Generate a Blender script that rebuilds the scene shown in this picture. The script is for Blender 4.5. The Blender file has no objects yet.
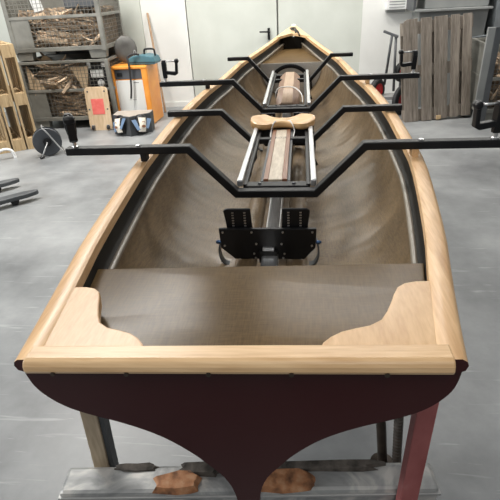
import bpy, bmesh, math, random
from mathutils import Vector, Matrix
random.seed(7)
SC = bpy.context.scene
COL = SC.collection
PI = math.pi

# ------------------------------------------------------------------ materials
def new_mat(name):
    m = bpy.data.materials.new(name); m.use_nodes = True
    nt = m.node_tree
    return m, nt, nt.nodes['Principled BSDF']

def put(nt, kind, **kw):
    n = nt.nodes.new(kind)
    for k, v in kw.items(): setattr(n, k, v)
    return n

def ramp(nt, stops):
    r = put(nt, 'ShaderNodeValToRGB')
    e = r.color_ramp.elements
    while len(e) < len(stops): e.new(0.5)
    for el, (p, c) in zip(e, stops):
        el.position = p; el.color = (*c, 1)
    return r

def noise_mat(name, stops, scale=5, detail=6, stretch=(1, 1, 1), rough=0.5, metal=0.0, bump=0.0, bump_scale=None,
              coat=0.0, coat_rough=0.1, rough_var=0.0, spec=0.5, distort=0.0, per_object=0.0):
    m, nt, b = new_mat(name)
    tc = put(nt, 'ShaderNodeTexCoord'); mp = put(nt, 'ShaderNodeMapping')
    mp.inputs['Scale'].default_value = stretch
    nt.links.new(tc.outputs['Object'], mp.inputs['Vector'])
    n = put(nt, 'ShaderNodeTexNoise'); n.inputs['Scale'].default_value = scale; n.inputs['Detail'].default_value = detail
    n.inputs['Distortion'].default_value = distort
    nt.links.new(mp.outputs['Vector'], n.inputs['Vector'])
    r = ramp(nt, stops); nt.links.new(n.outputs['Fac'], r.inputs['Fac'])
    col = r.outputs['Color']
    if per_object > 0:
        oi = put(nt, 'ShaderNodeObjectInfo'); hs = put(nt, 'ShaderNodeHueSaturation')
        mr = put(nt, 'ShaderNodeMapRange')
        mr.inputs['To Min'].default_value = 1 - per_object; mr.inputs['To Max'].default_value = 1 + per_object
        nt.links.new(oi.outputs['Random'], mr.inputs['Value']); nt.links.new(mr.outputs['Result'], hs.inputs['Value'])
        nt.links.new(col, hs.inputs['Color']); col = hs.outputs['Color']
    nt.links.new(col, b.inputs['Base Color'])
    b.inputs['Roughness'].default_value = rough; b.inputs['Metallic'].default_value = metal
    b.inputs['Specular IOR Level'].default_value = spec
    b.inputs['Coat Weight'].default_value = coat; b.inputs['Coat Roughness'].default_value = coat_rough
    if rough_var:
        mr = put(nt, 'ShaderNodeMapRange')
        mr.inputs['To Min'].default_value = max(0, rough - rough_var); mr.inputs['To Max'].default_value = min(1, rough + rough_var)
        nt.links.new(n.outputs['Fac'], mr.inputs['Value']); nt.links.new(mr.outputs['Result'], b.inputs['Roughness'])
    if bump:
        n2 = n
        if bump_scale:
            n2 = put(nt, 'ShaderNodeTexNoise'); n2.inputs['Scale'].default_value = bump_scale; n2.inputs['Detail'].default_value = 4
            nt.links.new(mp.outputs['Vector'], n2.inputs['Vector'])
        bp = put(nt, 'ShaderNodeBump'); bp.inputs['Strength'].default_value = bump; bp.inputs['Distance'].default_value = 0.01
        nt.links.new(n2.outputs['Fac'], bp.inputs['Height']); nt.links.new(bp.outputs['Normal'], b.inputs['Normal'])
    return m

def flat(name, c, rough=0.5, metal=0.0, coat=0.0, spec=0.5):
    k = 0.10
    return noise_mat(name, [(0.3, tuple(v * (1 - k) for v in c)), (0.7, tuple(min(1, v * (1 + k)) for v in c))],
                     scale=9, rough=rough, metal=metal, coat=coat, spec=spec)

def wood(name, dark, light, stretch, scale=6, rough=0.45, coat=0.2, per_object=0.0, spec=0.4):
    """long grain: noise squeezed across the grain, plus a finer streak"""
    m, nt, b = new_mat(name)
    tc = put(nt, 'ShaderNodeTexCoord'); mp = put(nt, 'ShaderNodeMapping'); mp.inputs['Scale'].default_value = stretch
    nt.links.new(tc.outputs['Object'], mp.inputs['Vector'])
    a = put(nt, 'ShaderNodeTexNoise'); a.inputs['Scale'].default_value = scale; a.inputs['Detail'].default_value = 8; a.inputs['Distortion'].default_value = 0.6
    f = put(nt, 'ShaderNodeTexNoise'); f.inputs['Scale'].default_value = scale * 4.5; f.inputs['Detail'].default_value = 3
    nt.links.new(mp.outputs['Vector'], a.inputs['Vector']); nt.links.new(mp.outputs['Vector'], f.inputs['Vector'])
    mx = put(nt, 'ShaderNodeMix'); mx.inputs['Factor'].default_value = 0.4
    nt.links.new(a.outputs['Fac'], mx.inputs['A']); nt.links.new(f.outputs['Fac'], mx.inputs['B'])
    mid = tuple((x + y) / 2 for x, y in zip(dark, light))
    r = ramp(nt, [(0.30, dark), (0.48, mid), (0.66, light)])
    nt.links.new(mx.outputs['Result'], r.inputs['Fac'])
    col = r.outputs['Color']
    if per_object > 0:
        oi = put(nt, 'ShaderNodeObjectInfo'); hs = put(nt, 'ShaderNodeHueSaturation'); mr = put(nt, 'ShaderNodeMapRange')
        mr.inputs['To Min'].default_value = 1 - per_object; mr.inputs['To Max'].default_value = 1 + per_object
        nt.links.new(oi.outputs['Random'], mr.inputs['Value']); nt.links.new(mr.outputs['Result'], hs.inputs['Value'])
        nt.links.new(col, hs.inputs['Color']); col = hs.outputs['Color']
    nt.links.new(col, b.inputs['Base Color'])
    b.inputs['Roughness'].default_value = rough; b.inputs['Coat Weight'].default_value = coat; b.inputs['Coat Roughness'].default_value = 0.25
    b.inputs['Specular IOR Level'].default_value = spec
    return m

def weave_mat(name, c1, c2, rough, coat, coat_rough, wave=0.0, metal=0.0, spec=0.4):
    """fibre cloth under resin: fine crossing threads over a broad tone change"""
    m, nt, b = new_mat(name)
    tc = put(nt, 'ShaderNodeTexCoord')
    n1 = put(nt, 'ShaderNodeTexNoise'); n1.inputs['Scale'].default_value = 1.0; n1.inputs['Detail'].default_value = 3
    m1 = put(nt, 'ShaderNodeMapping'); m1.inputs['Scale'].default_value = (24, 330, 330)
    m2 = put(nt, 'ShaderNodeMapping'); m2.inputs['Scale'].default_value = (330, 24, 60)
    n2 = put(nt, 'ShaderNodeTexNoise'); n2.inputs['Scale'].default_value = 1.0; n2.inputs['Detail'].default_value = 3
    n3 = put(nt, 'ShaderNodeTexNoise'); n3.inputs['Scale'].default_value = 3.0; n3.inputs['Detail'].default_value = 4
    nt.links.new(tc.outputs['Object'], m1.inputs['Vector']); nt.links.new(tc.outputs['Object'], m2.inputs['Vector'])
    nt.links.new(m1.outputs['Vector'], n1.inputs['Vector']); nt.links.new(m2.outputs['Vector'], n2.inputs['Vector'])
    nt.links.new(tc.outputs['Object'], n3.inputs['Vector'])
    a = put(nt, 'ShaderNodeMath', operation='ADD'); nt.links.new(n1.outputs['Fac'], a.inputs[0]); nt.links.new(n2.outputs['Fac'], a.inputs[1])
    a2 = put(nt, 'ShaderNodeMath', operation='ADD'); nt.links.new(a.outputs[0], a2.inputs[0]); nt.links.new(n3.outputs['Fac'], a2.inputs[1])
    d = put(nt, 'ShaderNodeMath', operation='DIVIDE'); d.inputs[1].default_value = 3; nt.links.new(a2.outputs[0], d.inputs[0])
    r = ramp(nt, [(0.36, c1), (0.64, c2)]); nt.links.new(d.outputs[0], r.inputs['Fac'])
    nt.links.new(r.outputs['Color'], b.inputs['Base Color'])
    b.inputs['Roughness'].default_value = rough; b.inputs['Metallic'].default_value = metal
    b.inputs['Coat Weight'].default_value = coat; b.inputs['Coat Roughness'].default_value = coat_rough
    b.inputs['Specular IOR Level'].default_value = spec
    if wave:
        n4 = put(nt, 'ShaderNodeTexNoise'); n4.inputs['Scale'].default_value = 4.5; n4.inputs['Detail'].default_value = 1
        mp = put(nt, 'ShaderNodeMapping'); mp.inputs['Scale'].default_value = (0.7, 1.6, 0.7)
        nt.links.new(tc.outputs['Object'], mp.inputs['Vector']); nt.links.new(mp.outputs['Vector'], n4.inputs['Vector'])
        bp = put(nt, 'ShaderNodeBump'); bp.inputs['Strength'].default_value = wave; bp.inputs['Distance'].default_value = 0.05
        nt.links.new(n4.outputs['Fac'], bp.inputs['Height'])
        nt.links.new(bp.outputs['Normal'], b.inputs['Normal']); nt.links.new(bp.outputs['Normal'], b.inputs['Coat Normal'])
    return m

def floor_mat():
    m, nt, b = new_mat('polished concrete')
    tc = put(nt, 'ShaderNodeTexCoord')
    n = put(nt, 'ShaderNodeTexNoise'); n.inputs['Scale'].default_value = 1.3; n.inputs['Detail'].default_value = 9; n.inputs['Roughness'].default_value = 0.62
    nt.links.new(tc.outputs['Object'], n.inputs['Vector'])
    r = ramp(nt, [(0.32, (0.135, 0.139, 0.142)), (0.5, (0.225, 0.232, 0.234)), (0.68, (0.325, 0.332, 0.332))])
    nt.links.new(n.outputs['Fac'], r.inputs['Fac'])
    col = r.outputs['Color']
    # pale scuffs and scratches: thin, long, in two directions
    for ang, sc, w in ((0.5, (1.0, 14, 1), 0.06), (-0.9, (0.9, 18, 1), 0.05), (1.25, (2.5, 30, 1), 0.05)):
        mp = put(nt, 'ShaderNodeMapping'); mp.inputs['Rotation'].default_value = (0, 0, ang); mp.inputs['Scale'].default_value = sc
        nt.links.new(tc.outputs['Object'], mp.inputs['Vector'])
        k = put(nt, 'ShaderNodeTexNoise'); k.inputs['Scale'].default_value = 1.6; k.inputs['Detail'].default_value = 5; k.inputs['Distortion'].default_value = 0.5
        nt.links.new(mp.outputs['Vector'], k.inputs['Vector'])
        rr = ramp(nt, [(0.66, (0, 0, 0)), (0.72, (0.45, 0.45, 0.45))]); nt.links.new(k.outputs['Fac'], rr.inputs['Fac'])
        mx = put(nt, 'ShaderNodeMix', data_type='RGBA'); nt.links.new(rr.outputs['Color'], mx.inputs['Factor'])
        nt.links.new(col, mx.inputs[6]); mx.inputs[7].default_value = (0.44, 0.45, 0.45, 1); col = mx.outputs[2]
    nt.links.new(col, b.inputs['Base Color'])
    mr = put(nt, 'ShaderNodeMapRange'); mr.inputs['To Min'].default_value = 0.25; mr.inputs['To Max'].default_value = 0.55
    nt.links.new(n.outputs['Fac'], mr.inputs['Value']); nt.links.new(mr.outputs['Result'], b.inputs['Roughness'])
    return m

M = {}
M['floor'] = floor_mat()
M['wall'] = noise_mat('white plaster', [(0.3, (0.66, 0.66, 0.63)), (0.7, (0.74, 0.74, 0.71))], scale=2.5, rough=0.7)
M['door'] = noise_mat('pale grey green door paint', [(0.3, (0.49, 0.51, 0.46)), (0.7, (0.55, 0.57, 0.52))], scale=3, rough=0.45)
M['seam'] = flat('door seam', (0.30, 0.30, 0.28), 0.7)
M['gunwale'] = wood('oiled pale wood along', (0.49, 0.27, 0.115), (0.76, 0.50, 0.265), (14, 0.9, 14), scale=3.2, rough=0.42, coat=0.25)
M['cap'] = wood('oiled pale wood across', (0.53, 0.32, 0.15), (0.78, 0.54, 0.30), (0.9, 14, 14), scale=3.2, rough=0.42, coat=0.25)
M['knee'] = wood('oiled pale wood knee', (0.49, 0.28, 0.125), (0.70, 0.46, 0.24), (13, 2.2, 13), scale=3.2, rough=0.42, coat=0.25)
M['maroon'] = noise_mat('maroon gloss paint', [(0.3, (0.030, 0.0030, 0.004)), (0.7, (0.038, 0.0045, 0.005))], scale=2, rough=0.35, coat=0.25, coat_rough=0.05, spec=0.2)
M['liner'] = weave_mat('woven resin hull lining', (0.070, 0.045, 0.022), (0.245, 0.172, 0.097), 0.42, 0.35, 0.2, wave=0.4, spec=0.3)
M['deck'] = weave_mat('woven resin deck', (0.062, 0.037, 0.014), (0.135, 0.085, 0.036), 0.55, 0.30, 0.22, wave=0.0, spec=0.03)
M['bulk'] = weave_mat('woven resin bulkhead', (0.38, 0.36, 0.33), (0.56, 0.54, 0.50), 0.3, 0.9, 0.1, wave=0.05)
M['bead'] = noise_mat('ridge highlight tone', [(0.3, (0.15, 0.125, 0.095)), (0.7, (0.25, 0.215, 0.17))], scale=10, rough=0.35, coat=0.4, coat_rough=0.2)
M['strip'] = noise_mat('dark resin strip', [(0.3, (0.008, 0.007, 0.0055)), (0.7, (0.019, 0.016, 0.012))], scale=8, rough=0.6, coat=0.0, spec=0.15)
M['black'] = noise_mat('black powder coat', [(0.3, (0.006, 0.006, 0.0065)), (0.7, (0.011, 0.011, 0.012))], scale=12, rough=0.42, spec=0.3)
M['blackplastic'] = flat('black plastic', (0.008, 0.008, 0.009), 0.38, spec=0.3)
M['alu'] = noise_mat('brushed aluminium', [(0.3, (0.55, 0.56, 0.57)), (0.7, (0.72, 0.73, 0.74))], scale=8, stretch=(20, 1, 20), rough=0.32, metal=0.85)
M['steel'] = flat('bright steel', (0.62, 0.62, 0.62), 0.28, 0.9)
M['palestrip'] = noise_mat('pale flecked strip', [(0.35, (0.42, 0.34, 0.25)), (0.65, (0.60, 0.52, 0.41))], scale=60, stretch=(1, .2, 1), rough=0.45, coat=0.2)
M['redwood'] = wood('reddish brown wood', (0.16, 0.065, 0.032), (0.30, 0.135, 0.07), (16, 1, 16), scale=3, rough=0.4, coat=0.3)
M['walnut'] = wood('mid brown wood', (0.16, 0.09, 0.055), (0.29, 0.18, 0.115), (16, 1, 16), scale=3, rough=0.5, coat=0.1)
M['walnutpale'] = wood('pale brown wood', (0.32, 0.22, 0.145), (0.44, 0.32, 0.22), (16, 1, 16), scale=3, rough=0.5, coat=0.1)
M['seat'] = wood('honey varnished wood', (0.54, 0.31, 0.13), (0.70, 0.45, 0.215), (2, 12, 6), scale=2.5, rough=0.4, coat=0.3)
M['cord'] = flat('white cord', (0.72, 0.71, 0.68), 0.7)
M['white'] = flat('white plastic', (0.78, 0.78, 0.76), 0.4)
M['crate'] = noise_mat('worn grey crate steel', [(0.3, (0.135, 0.132, 0.115)), (0.55, (0.20, 0.196, 0.172)), (0.75, (0.25, 0.24, 0.21))], scale=6, rough=0.55, metal=0.2)
M['wire'] = flat('grey crate wire', (0.16, 0.155, 0.135), 0.5, 0.3)
M['scrap'] = wood('weathered scrap wood', (0.24, 0.16, 0.10), (0.64, 0.49, 0.34), (2, 10, 10), scale=4, rough=0.8, coat=0, per_object=0.5)
M['scrapcore'] = noise_mat('loose wood litter', [(0.35, (0.07, 0.048, 0.03)), (0.55, (0.20, 0.14, 0.09)), (0.72, (0.36, 0.27, 0.18))], scale=22, rough=0.9, bump=0.6)
M['palletpale'] = wood('fresh pallet wood', (0.30, 0.20, 0.10), (0.54, 0.40, 0.23), (12, 12, 0.8), scale=3, rough=0.7, coat=0)
M['palletgrey'] = wood('weathered grey pallet wood', (0.085, 0.070, 0.054), (0.28, 0.24, 0.20), (12, 12, 0.9), scale=2.6, rough=0.8, coat=0, per_object=0.15)
M['ply'] = noise_mat('bare plywood', [(0.3, (0.52, 0.37, 0.22)), (0.7, (0.66, 0.50, 0.33))], scale=6, stretch=(6, 6, 1), rough=0.6)
M['redlabel'] = noise_mat('scuffed red label', [(0.35, (0.70, 0.12, 0.10)), (0.62, (0.76, 0.17, 0.14)), (0.75, (0.78, 0.38, 0.32))], scale=14, rough=0.5)
M['orange'] = noise_mat('orange paint', [(0.3, (0.74, 0.25, 0.025)), (0.75, (0.86, 0.36, 0.06))], scale=5, rough=0.4, coat=0.2)
M['cabwhite'] = noise_mat('light grey cabinet paint', [(0.3, (0.66, 0.66, 0.63)), (0.7, (0.74, 0.74, 0.71))], scale=4, rough=0.4)
M['cabgrey'] = flat('dark grey control strip', (0.085, 0.09, 0.10), 0.4)
M['teal'] = flat('teal plastic', (0.05, 0.135, 0.165), 0.4)
M['rubber'] = flat('black rubber', (0.018, 0.018, 0.019), 0.7)
M['drum'] = noise_mat('dark grey drum plastic', [(0.3, (0.028, 0.031, 0.036)), (0.7, (0.055, 0.060, 0.068))], scale=7, rough=0.4)
M['disc'] = noise_mat('dull grey metal disc', [(0.3, (0.075, 0.072, 0.066)), (0.7, (0.15, 0.145, 0.135))], scale=6, rough=0.5, metal=0.3)
M['galv'] = noise_mat('grey galvanised tube', [(0.3, (0.30, 0.30, 0.30)), (0.7, (0.46, 0.46, 0.45))], scale=6, rough=0.4, metal=0.5)
M['card'] = flat('brown grey cardboard', (0.33, 0.29, 0.25), 0.85)
M['darkboard'] = noise_mat('charcoal board', [(0.3, (0.028, 0.031, 0.034)), (0.7, (0.055, 0.060, 0.064))], scale=8, rough=0.6)
M['shoewhite'] = noise_mat('cream shoe lining', [(0.4, (0.72, 0.66, 0.55)), (0.7, (0.80, 0.76, 0.68))], scale=9, rough=0.7)
M['shoeblue'] = flat('blue shoe strap', (0.12, 0.19, 0.30), 0.5)
M['wheelred'] = flat('red wheel hub', (0.55, 0.022, 0.026), 0.4)
M['binblue'] = noise_mat('blue grey steel sheet', [(0.3, (0.16, 0.18, 0.19)), (0.7, (0.24, 0.26, 0.27))], scale=5, rough=0.45, metal=0.2)
M['bingrey'] = noise_mat('grey painted steel', [(0.3, (0.21, 0.22, 0.215)), (0.7, (0.28, 0.285, 0.275))], scale=4, rough=0.45, metal=0.1)
M['darksteel'] = noise_mat('dark grey steel', [(0.3, (0.06, 0.065, 0.07)), (0.7, (0.105, 0.11, 0.115))], scale=6, rough=0.5, metal=0.2)
M['stand'] = noise_mat('paint spattered aluminium sheet', [(0.34, (0.20, 0.205, 0.205)), (0.5, (0.31, 0.315, 0.31)), (0.62, (0.48, 0.465, 0.44))], scale=9, rough=0.45, metal=0.25, distort=1.5)
M['tape'] = noise_mat('brown tape residue', [(0.35, (0.12, 0.05, 0.022)), (0.52, (0.36, 0.16, 0.07)), (0.7, (0.47, 0.27, 0.15))], scale=26, rough=0.75, bump=0.6)
M['grime'] = noise_mat('dark glue grime', [(0.35, (0.03, 0.025, 0.02)), (0.65, (0.11, 0.095, 0.08))], scale=30, rough=0.8, bump=0.6)
M['post'] = wood('grubby pale timber', (0.30, 0.23, 0.155), (0.56, 0.46, 0.33), (9, 9, 1), scale=3, rough=0.75, coat=0)
M['postred'] = noise_mat('worn red painted timber', [(0.32, (0.24, 0.058, 0.055)), (0.6, (0.34, 0.105, 0.10)), (0.74, (0.40, 0.21, 0.19))], scale=13, stretch=(1, 1, .5), rough=0.6)
M['bronze'] = noise_mat('dark oily steel screw', [(0.3, (0.03, 0.022, 0.016)), (0.7, (0.075, 0.055, 0.04))], scale=20, rough=0.4, metal=0.5)
M['handlewood'] = wood('brown pole wood', (0.24, 0.15, 0.085), (0.44, 0.30, 0.19), (12, 12, 0.8), scale=3, rough=0.6, coat=0.1)
M['bluemetal'] = flat('blue anodised knob', (0.03, 0.07, 0.15), 0.3, 0.6)

# ------------------------------------------------------------------ mesh helpers
class MB:
    def __init__(s): s.bm = bmesh.new()
    def face(s, vs, mi=0):
        try:
            f = s.bm.faces.new(vs); f.material_index = mi; return f
        except ValueError: return None
    def box(s, c, d, rot=None, mi=0, taper=1.0):
        c = Vector(c); R = rot.to_3x3() if rot is not None else Matrix.Identity(3)
        v = []
        for z in (-1, 1):
            k = taper if z > 0 else 1
            for x, y in ((-1, -1), (1, -1), (1, 1), (-1, 1)):
                v.append(s.bm.verts.new(c + R @ Vector((x * d[0] / 2 * k, y * d[1] / 2 * k, z * d[2] / 2))))
        for q in ((3, 2, 1, 0), (4, 5, 6, 7), (0, 1, 5, 4), (1, 2, 6, 5), (2, 3, 7, 6), (3, 0, 4, 7)):
            s.face([v[i] for i in q], mi)
        return s
    def b(s, x0, x1, y0, y1, z0, z1, mi=0):
        return s.box(((x0 + x1) / 2, (y0 + y1) / 2, (z0 + z1) / 2), (x1 - x0, y1 - y0, z1 - z0), None, mi)
    def bar(s, a, b, w, h, mi=0, up=(0, 0, 1)):
        a, b = Vector(a), Vector(b); d = b - a; L = d.length; z = d.normalized()
        u = Vector(up)
        if abs(u.dot(z)) > .95: u = Vector((0, 1, 0))
        x = u.cross(z).normalized(); y = z.cross(x)
        R = Matrix((x, y, z)).transposed()
        return s.box((a + b) / 2, (w, h, L), R, mi)
    def tube(s, pts, r, n=10, mi=0, closed=False):
        pts = [Vector(p) for p in pts]; rings = []; N = len(pts); ref = None
        rr = r if isinstance(r, (list, tuple)) else [r] * N
        for i, p in enumerate(pts):
            if closed: t = pts[(i + 1) % N] - pts[i - 1]
            else: t = pts[min(i + 1, N - 1)] - pts[max(i - 1, 0)]
            t.normalize()
            if ref is None:
                ref = Vector((0, 0, 1)) if abs(t.z) < .9 else Vector((1, 0, 0))
            x = (ref - t * ref.dot(t))
            if x.length < 1e-4: x = t.orthogonal()
            x.normalize(); ref = x; y = t.cross(x)
            rings.append([s.bm.verts.new(p + (x * math.cos(2 * PI * k / n) + y * math.sin(2 * PI * k / n)) * rr[i]) for k in range(n)])
        for i in range(N if closed else N - 1):
            A, B = rings[i], rings[(i + 1) % N]
            for k in range(n):
                f = s.face((A[k], A[(k + 1) % n], B[(k + 1) % n], B[k]), mi)
                if f: f.smooth = True
        if not closed:
            s.face(rings[0][::-1], mi); s.face(rings[-1], mi)
        return s
    def prism(s, poly, a, b, axis='z', mi=0):
        """poly of 2-D points extruded a..b along axis; (x,y)/z, (x,z)/y, (y,z)/x"""
        def P(p, t):
            return {'z': (p[0], p[1], t), 'y': (p[0], t, p[1]), 'x': (t, p[0], p[1])}[axis]
        A = [s.bm.verts.new(P(p, a)) for p in poly]; B = [s.bm.verts.new(P(p, b)) for p in poly]
        n = len(poly)
        s.face(A[::-1], mi); s.face(B, mi)
        for i in range(n): s.face((A[i], A[(i + 1) % n], B[(i + 1) % n], B[i]), mi)
        return s
    def lathe(s, prof, c, axis=(0, 0, 1), n=28, mi=0):
        """prof: list of (radius, height along axis)"""
        c = Vector(c); z = Vector(axis).normalized(); x = z.orthogonal().normalized(); y = z.cross(x)
        rings = []
        for r, h in prof:
            if r < 1e-6: rings.append([s.bm.verts.new(c + z * h)])
            else: rings.append([s.bm.verts.new(c + z * h + (x * math.cos(2 * PI * k / n) + y * math.sin(2 * PI * k / n)) * r) for k in range(n)])
        for A, B in zip(rings[:-1], rings[1:]):
            for k in range(n):
                j = (k + 1) % n
                if len(A) == 1 and len(B) == 1: continue
                if len(A) == 1: s.face((A[0], B[j], B[k]), mi)
                elif len(B) == 1: s.face((A[k], A[j], B[0]), mi)
                else: s.face((A[k], A[j], B[j], B[k]), mi)
        return s
    def grid(s, rows, mi=0, smooth=True, mis=None):
        V = [[s.bm.verts.new(p) for p in row] for row in rows]
        for i in range(len(V) - 1):
            for j in range(len(V[0]) - 1):
                f = s.face((V[i][j], V[i][j + 1], V[i + 1][j + 1], V[i + 1][j]), mi if mis is None else mis(j))
                if f: f.smooth = smooth
        return V
    def xf(s, fn):
        for v in s.bm.verts: v.co = Vector(fn(*v.co))
        return s
    def build(s, name, mats, parent=None, bevel=0.0, smooth=False, label=None, seg=2):
        bmesh.ops.remove_doubles(s.bm, verts=s.bm.verts, dist=1e-5)
        bmesh.ops.recalc_face_normals(s.bm, faces=s.bm.faces)
        me = bpy.data.meshes.new(name); s.bm.to_mesh(me); s.bm.free()
        for m in (mats if isinstance(mats, (list, tuple)) else [mats]): me.materials.append(m)
        o = bpy.data.objects.new(name, me); COL.objects.link(o)
        if parent is not None: o.parent = parent
        if smooth:
            for p in me.polygons: p.use_smooth = True
            me.set_sharp_from_angle(angle=math.radians(40))
        if bevel:
            md = o.modifiers.new('edge', 'BEVEL'); md.width = bevel; md.segments = seg; md.limit_method = 'ANGLE'; md.angle_limit = math.radians(35)
        if label: o['label'] = label
        return o

def tag(o, label, cat, group=None):
    o['label'] = label; o['category'] = cat
    if group: o['group'] = group
    return o
def thing(name, label, cat, loc=(0, 0, 0), rz=0.0, group=None, rot=None):
    o = bpy.data.objects.new(name, None); COL.objects.link(o); o.location = loc
    o.rotation_euler = rot if rot else (0, 0, rz)
    o.empty_display_size = 0.1
    return tag(o, label, cat, group)
def struct(o): o['kind'] = 'structure'; return o
def kids(o): return [c for c in COL.objects if c.parent == o]
def copy_tree(o, parent=None):
    c = o.copy(); COL.objects.link(c)
    if parent is not None: c.parent = parent
    for k in kids(o): copy_tree(k, c)
    return c
def lerp(a, b, t): return a + (b - a) * t
def sstep(a, b, x):
    t = min(1, max(0, (x - a) / (b - a))); return t * t * (3 - 2 * t)
def pchip(xs, ys):
    n = len(xs); h = [xs[i + 1] - xs[i] for i in range(n - 1)]; d = [(ys[i + 1] - ys[i]) / h[i] for i in range(n - 1)]
    m = [d[0]] + [0 if d[i - 1] * d[i] <= 0 else 2 * d[i - 1] * d[i] / (d[i - 1] + d[i]) for i in range(1, n - 1)] + [d[-1]]
    def f(x):
        x = min(max(x, xs[0]), xs[-1])
        i = 0
        while i < n - 2 and x > xs[i + 1]: i += 1
        t = (x - xs[i]) / h[i]
        return ((1 + 2 * t) * (1 - t) ** 2 * ys[i] + t * (1 - t) ** 2 * h[i] * m[i] + t * t * (3 - 2 * t) * ys[i + 1] + t * t * (t - 1) * h[i] * m[i + 1])
    return f

# ------------------------------------------------------------------ camera
CAMP = (0.099, -1.778, 1.62); YAW, PIT, ROL, FPX = -0.1225, 0.5064, -0.0561, 471.8
fw = Vector((math.sin(YAW) * math.cos(PIT), math.cos(YAW) * math.cos(PIT), -math.sin(PIT)))
rt = Vector((math.cos(YAW), -math.sin(YAW), 0)); up = rt.cross(fw)
r2 = math.cos(ROL) * rt + math.sin(ROL) * up; u2 = -math.sin(ROL) * rt + math.cos(ROL) * up
cd = bpy.data.cameras.new('camera'); cam = bpy.data.objects.new('camera', cd); COL.objects.link(cam)
mw = Matrix((r2, u2, -fw)).transposed().to_4x4(); mw.translation = CAMP; cam.matrix_world = mw
cd.sensor_width = 36; cd.lens = 36 * FPX / 500; cd.clip_start = 0.02
SC.camera = cam

# ------------------------------------------------------------------ the room
WY = 5.88
struct(MB().b(-7.5, 7.5, -5, WY + .2, -0.1, 0).build('floor', M['floor']))
DL, DR = -1.60, 0.965
w = MB()
w.b(-7.5, DL, WY, WY + .2, 0, 4.6); w.b(DR, 7.5, WY, WY + .2, 0, 4.6); w.b(DL, DR, WY, WY + .2, 2.6, 4.6)
struct(w.build('wall_back', M['wall']))
struct(MB().b(-7.5, -4.25, WY - .03, WY - .002, 0, 4.6).b(-4.25, -2.27, WY - .03, WY - .002, 0, 4.6).build('trim_1', M['door']))
struct(MB().b(-2.24, DL - .03, WY - .022, WY - .002, 0.0, 0.075).build('baseboard_back', M['wall']))
for k, (x0, x1) in enumerate(((DL, -0.262), (-0.25, DR))):
    d = struct(MB().b(x0 + .012, x1, WY + .02, WY + .07, 0.01, 2.59).build('door_%d' % (k + 1), M['door'], bevel=.004))
    if k == 0:
        h = MB(); h.b(-.40, -.365, WY - .005, WY + .02, .93, 1.09)
        h.build('handle_plate', M['black'], d, bevel=.004)
        h = MB(); h.tube([(-.382, WY, 1.045), (-.382, WY - .05, 1.045), (-.40, WY - .055, 1.045), (-.50, WY - .055, 1.045), (-.51, WY - .03, 1.045)], .011)
        h.build('door_lever', M['black'], d)
struct(MB().b(DL, DR, WY + .075, WY + .085, 0, 2.6).build('trim_2', M['seam']))

# ------------------------------------------------------------------ the boat
BW = pchip([-1.17, -1.0, -.84, -.66, -.5, -.3, 0, .25, .66, .95, 1.24, 1.5, 1.77, 2.5, 2.87, 3.4, 4.0, 4.5, 4.8, 4.95],
           [.412, .437, .463, .492, .511, .533, .559, .567, .578, .574, .561, .540, .505, .440, .378, .290, .192, .108, .055, .018])
def ZG(Y): return 1.04 + (.14 * ((Y - .2) / 4.8) ** 2 if Y > .2 else 0)
def ZB(Y): return 0.66 + .14 * sstep(3.2, 5.0, Y) ** 1.3
STERN = [(.411, 1.022), (.408, .985), (.398, .952), (.373, .920), (.342, .897), (.30, .878), (.25, .860), (.20, .838), (.155, .811), (.11, .772), (.078, .735), (.044, .688), (.027, .635), (.022, .575)]
def body(B, zt, zb, e1, e2, n):
    out = []
    for i in range(n):
        a = PI / 2 * i / (n - 1)
        out.append((max(B * max(0, math.cos(a)) ** e1, .012), zt - (zt - zb) * math.sin(a) ** e2))
    return out
def outer(Y):
    v = sstep(2.2, 4.9, Y)
    P = body(BW(Y) - .012, ZG(Y) - .012, ZB(Y), lerp(.72, 1.5, v), lerp(.95, 1.0, v), 11)
    P += [(.012, ZB(Y) - .012), (.012, ZB(Y) - .025), (.011, ZB(Y) - lerp(.055, .03, sstep(-1, 2, Y)))]
    t = sstep(-1.13, -.62, Y)
    return [(lerp(a[0], b[0], t), lerp(a[1], b[1], t)) for a, b in zip(STERN, P)]
def inner(Y):
    B = BW(Y) - .050; g = ZG(Y)
    v = sstep(2.2, 4.6, Y)
    P = body(B - .020, g - .100, ZB(Y) + .018, lerp(.72, 1.5, v), lerp(.95, 1.0, v), 15)
    P = [(p[0] if i < 14 else 0, p[1]) for i, p in enumerate(P)]
    t = sstep(-1.13, -.72, Y)
    zs = .93
    P = [(p[0], lerp(max(p[1], zs), p[1], t)) for p in P]
    return [(B, g - .020), (B - .001, g - .074), (B - .006, g - .083), (B - .016, g - .087)] + P
def twist(x, y, z):
    th = -math.radians(2.2) * (1 - sstep(-1.2, .35, y)); k = 1 - sstep(-1.25, .2, y)
    dz = z - .66
    return (x * math.cos(th) + dz * math.sin(th) - .018 * k, y, .66 + x * math.sin(-th) * 1.0 + dz * math.cos(th))
YS = [-1.128, -1.08, -1.02, -.92, -.82, -.7, -.58, -.45, -.3, -.15, 0, .2, .4, .6, .8, 1.0, 1.2, 1.4, 1.6, 1.8, 2.0, 2.2, 2.4, 2.6, 2.8, 3.0, 3.2, 3.4, 3.6, 3.8, 4.0, 4.2, 4.4, 4.55, 4.7, 4.8, 4.88, 4.94]
boat = thing('rowing_boat', 'long open rowing boat with pale wooden rim and glossy maroon wineglass stern', 'boat')
def row(f, Y):
    P = f(Y); return [(-x, Y, z) for x, z in P] + [(x, Y, z) for x, z in P[::-1]]
h = MB(); h.grid([row(outer, Y) for Y in YS]); e = outer(4.94)
h.xf(twist).build('hull', M['maroon'], boat, smooth=True)
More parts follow.
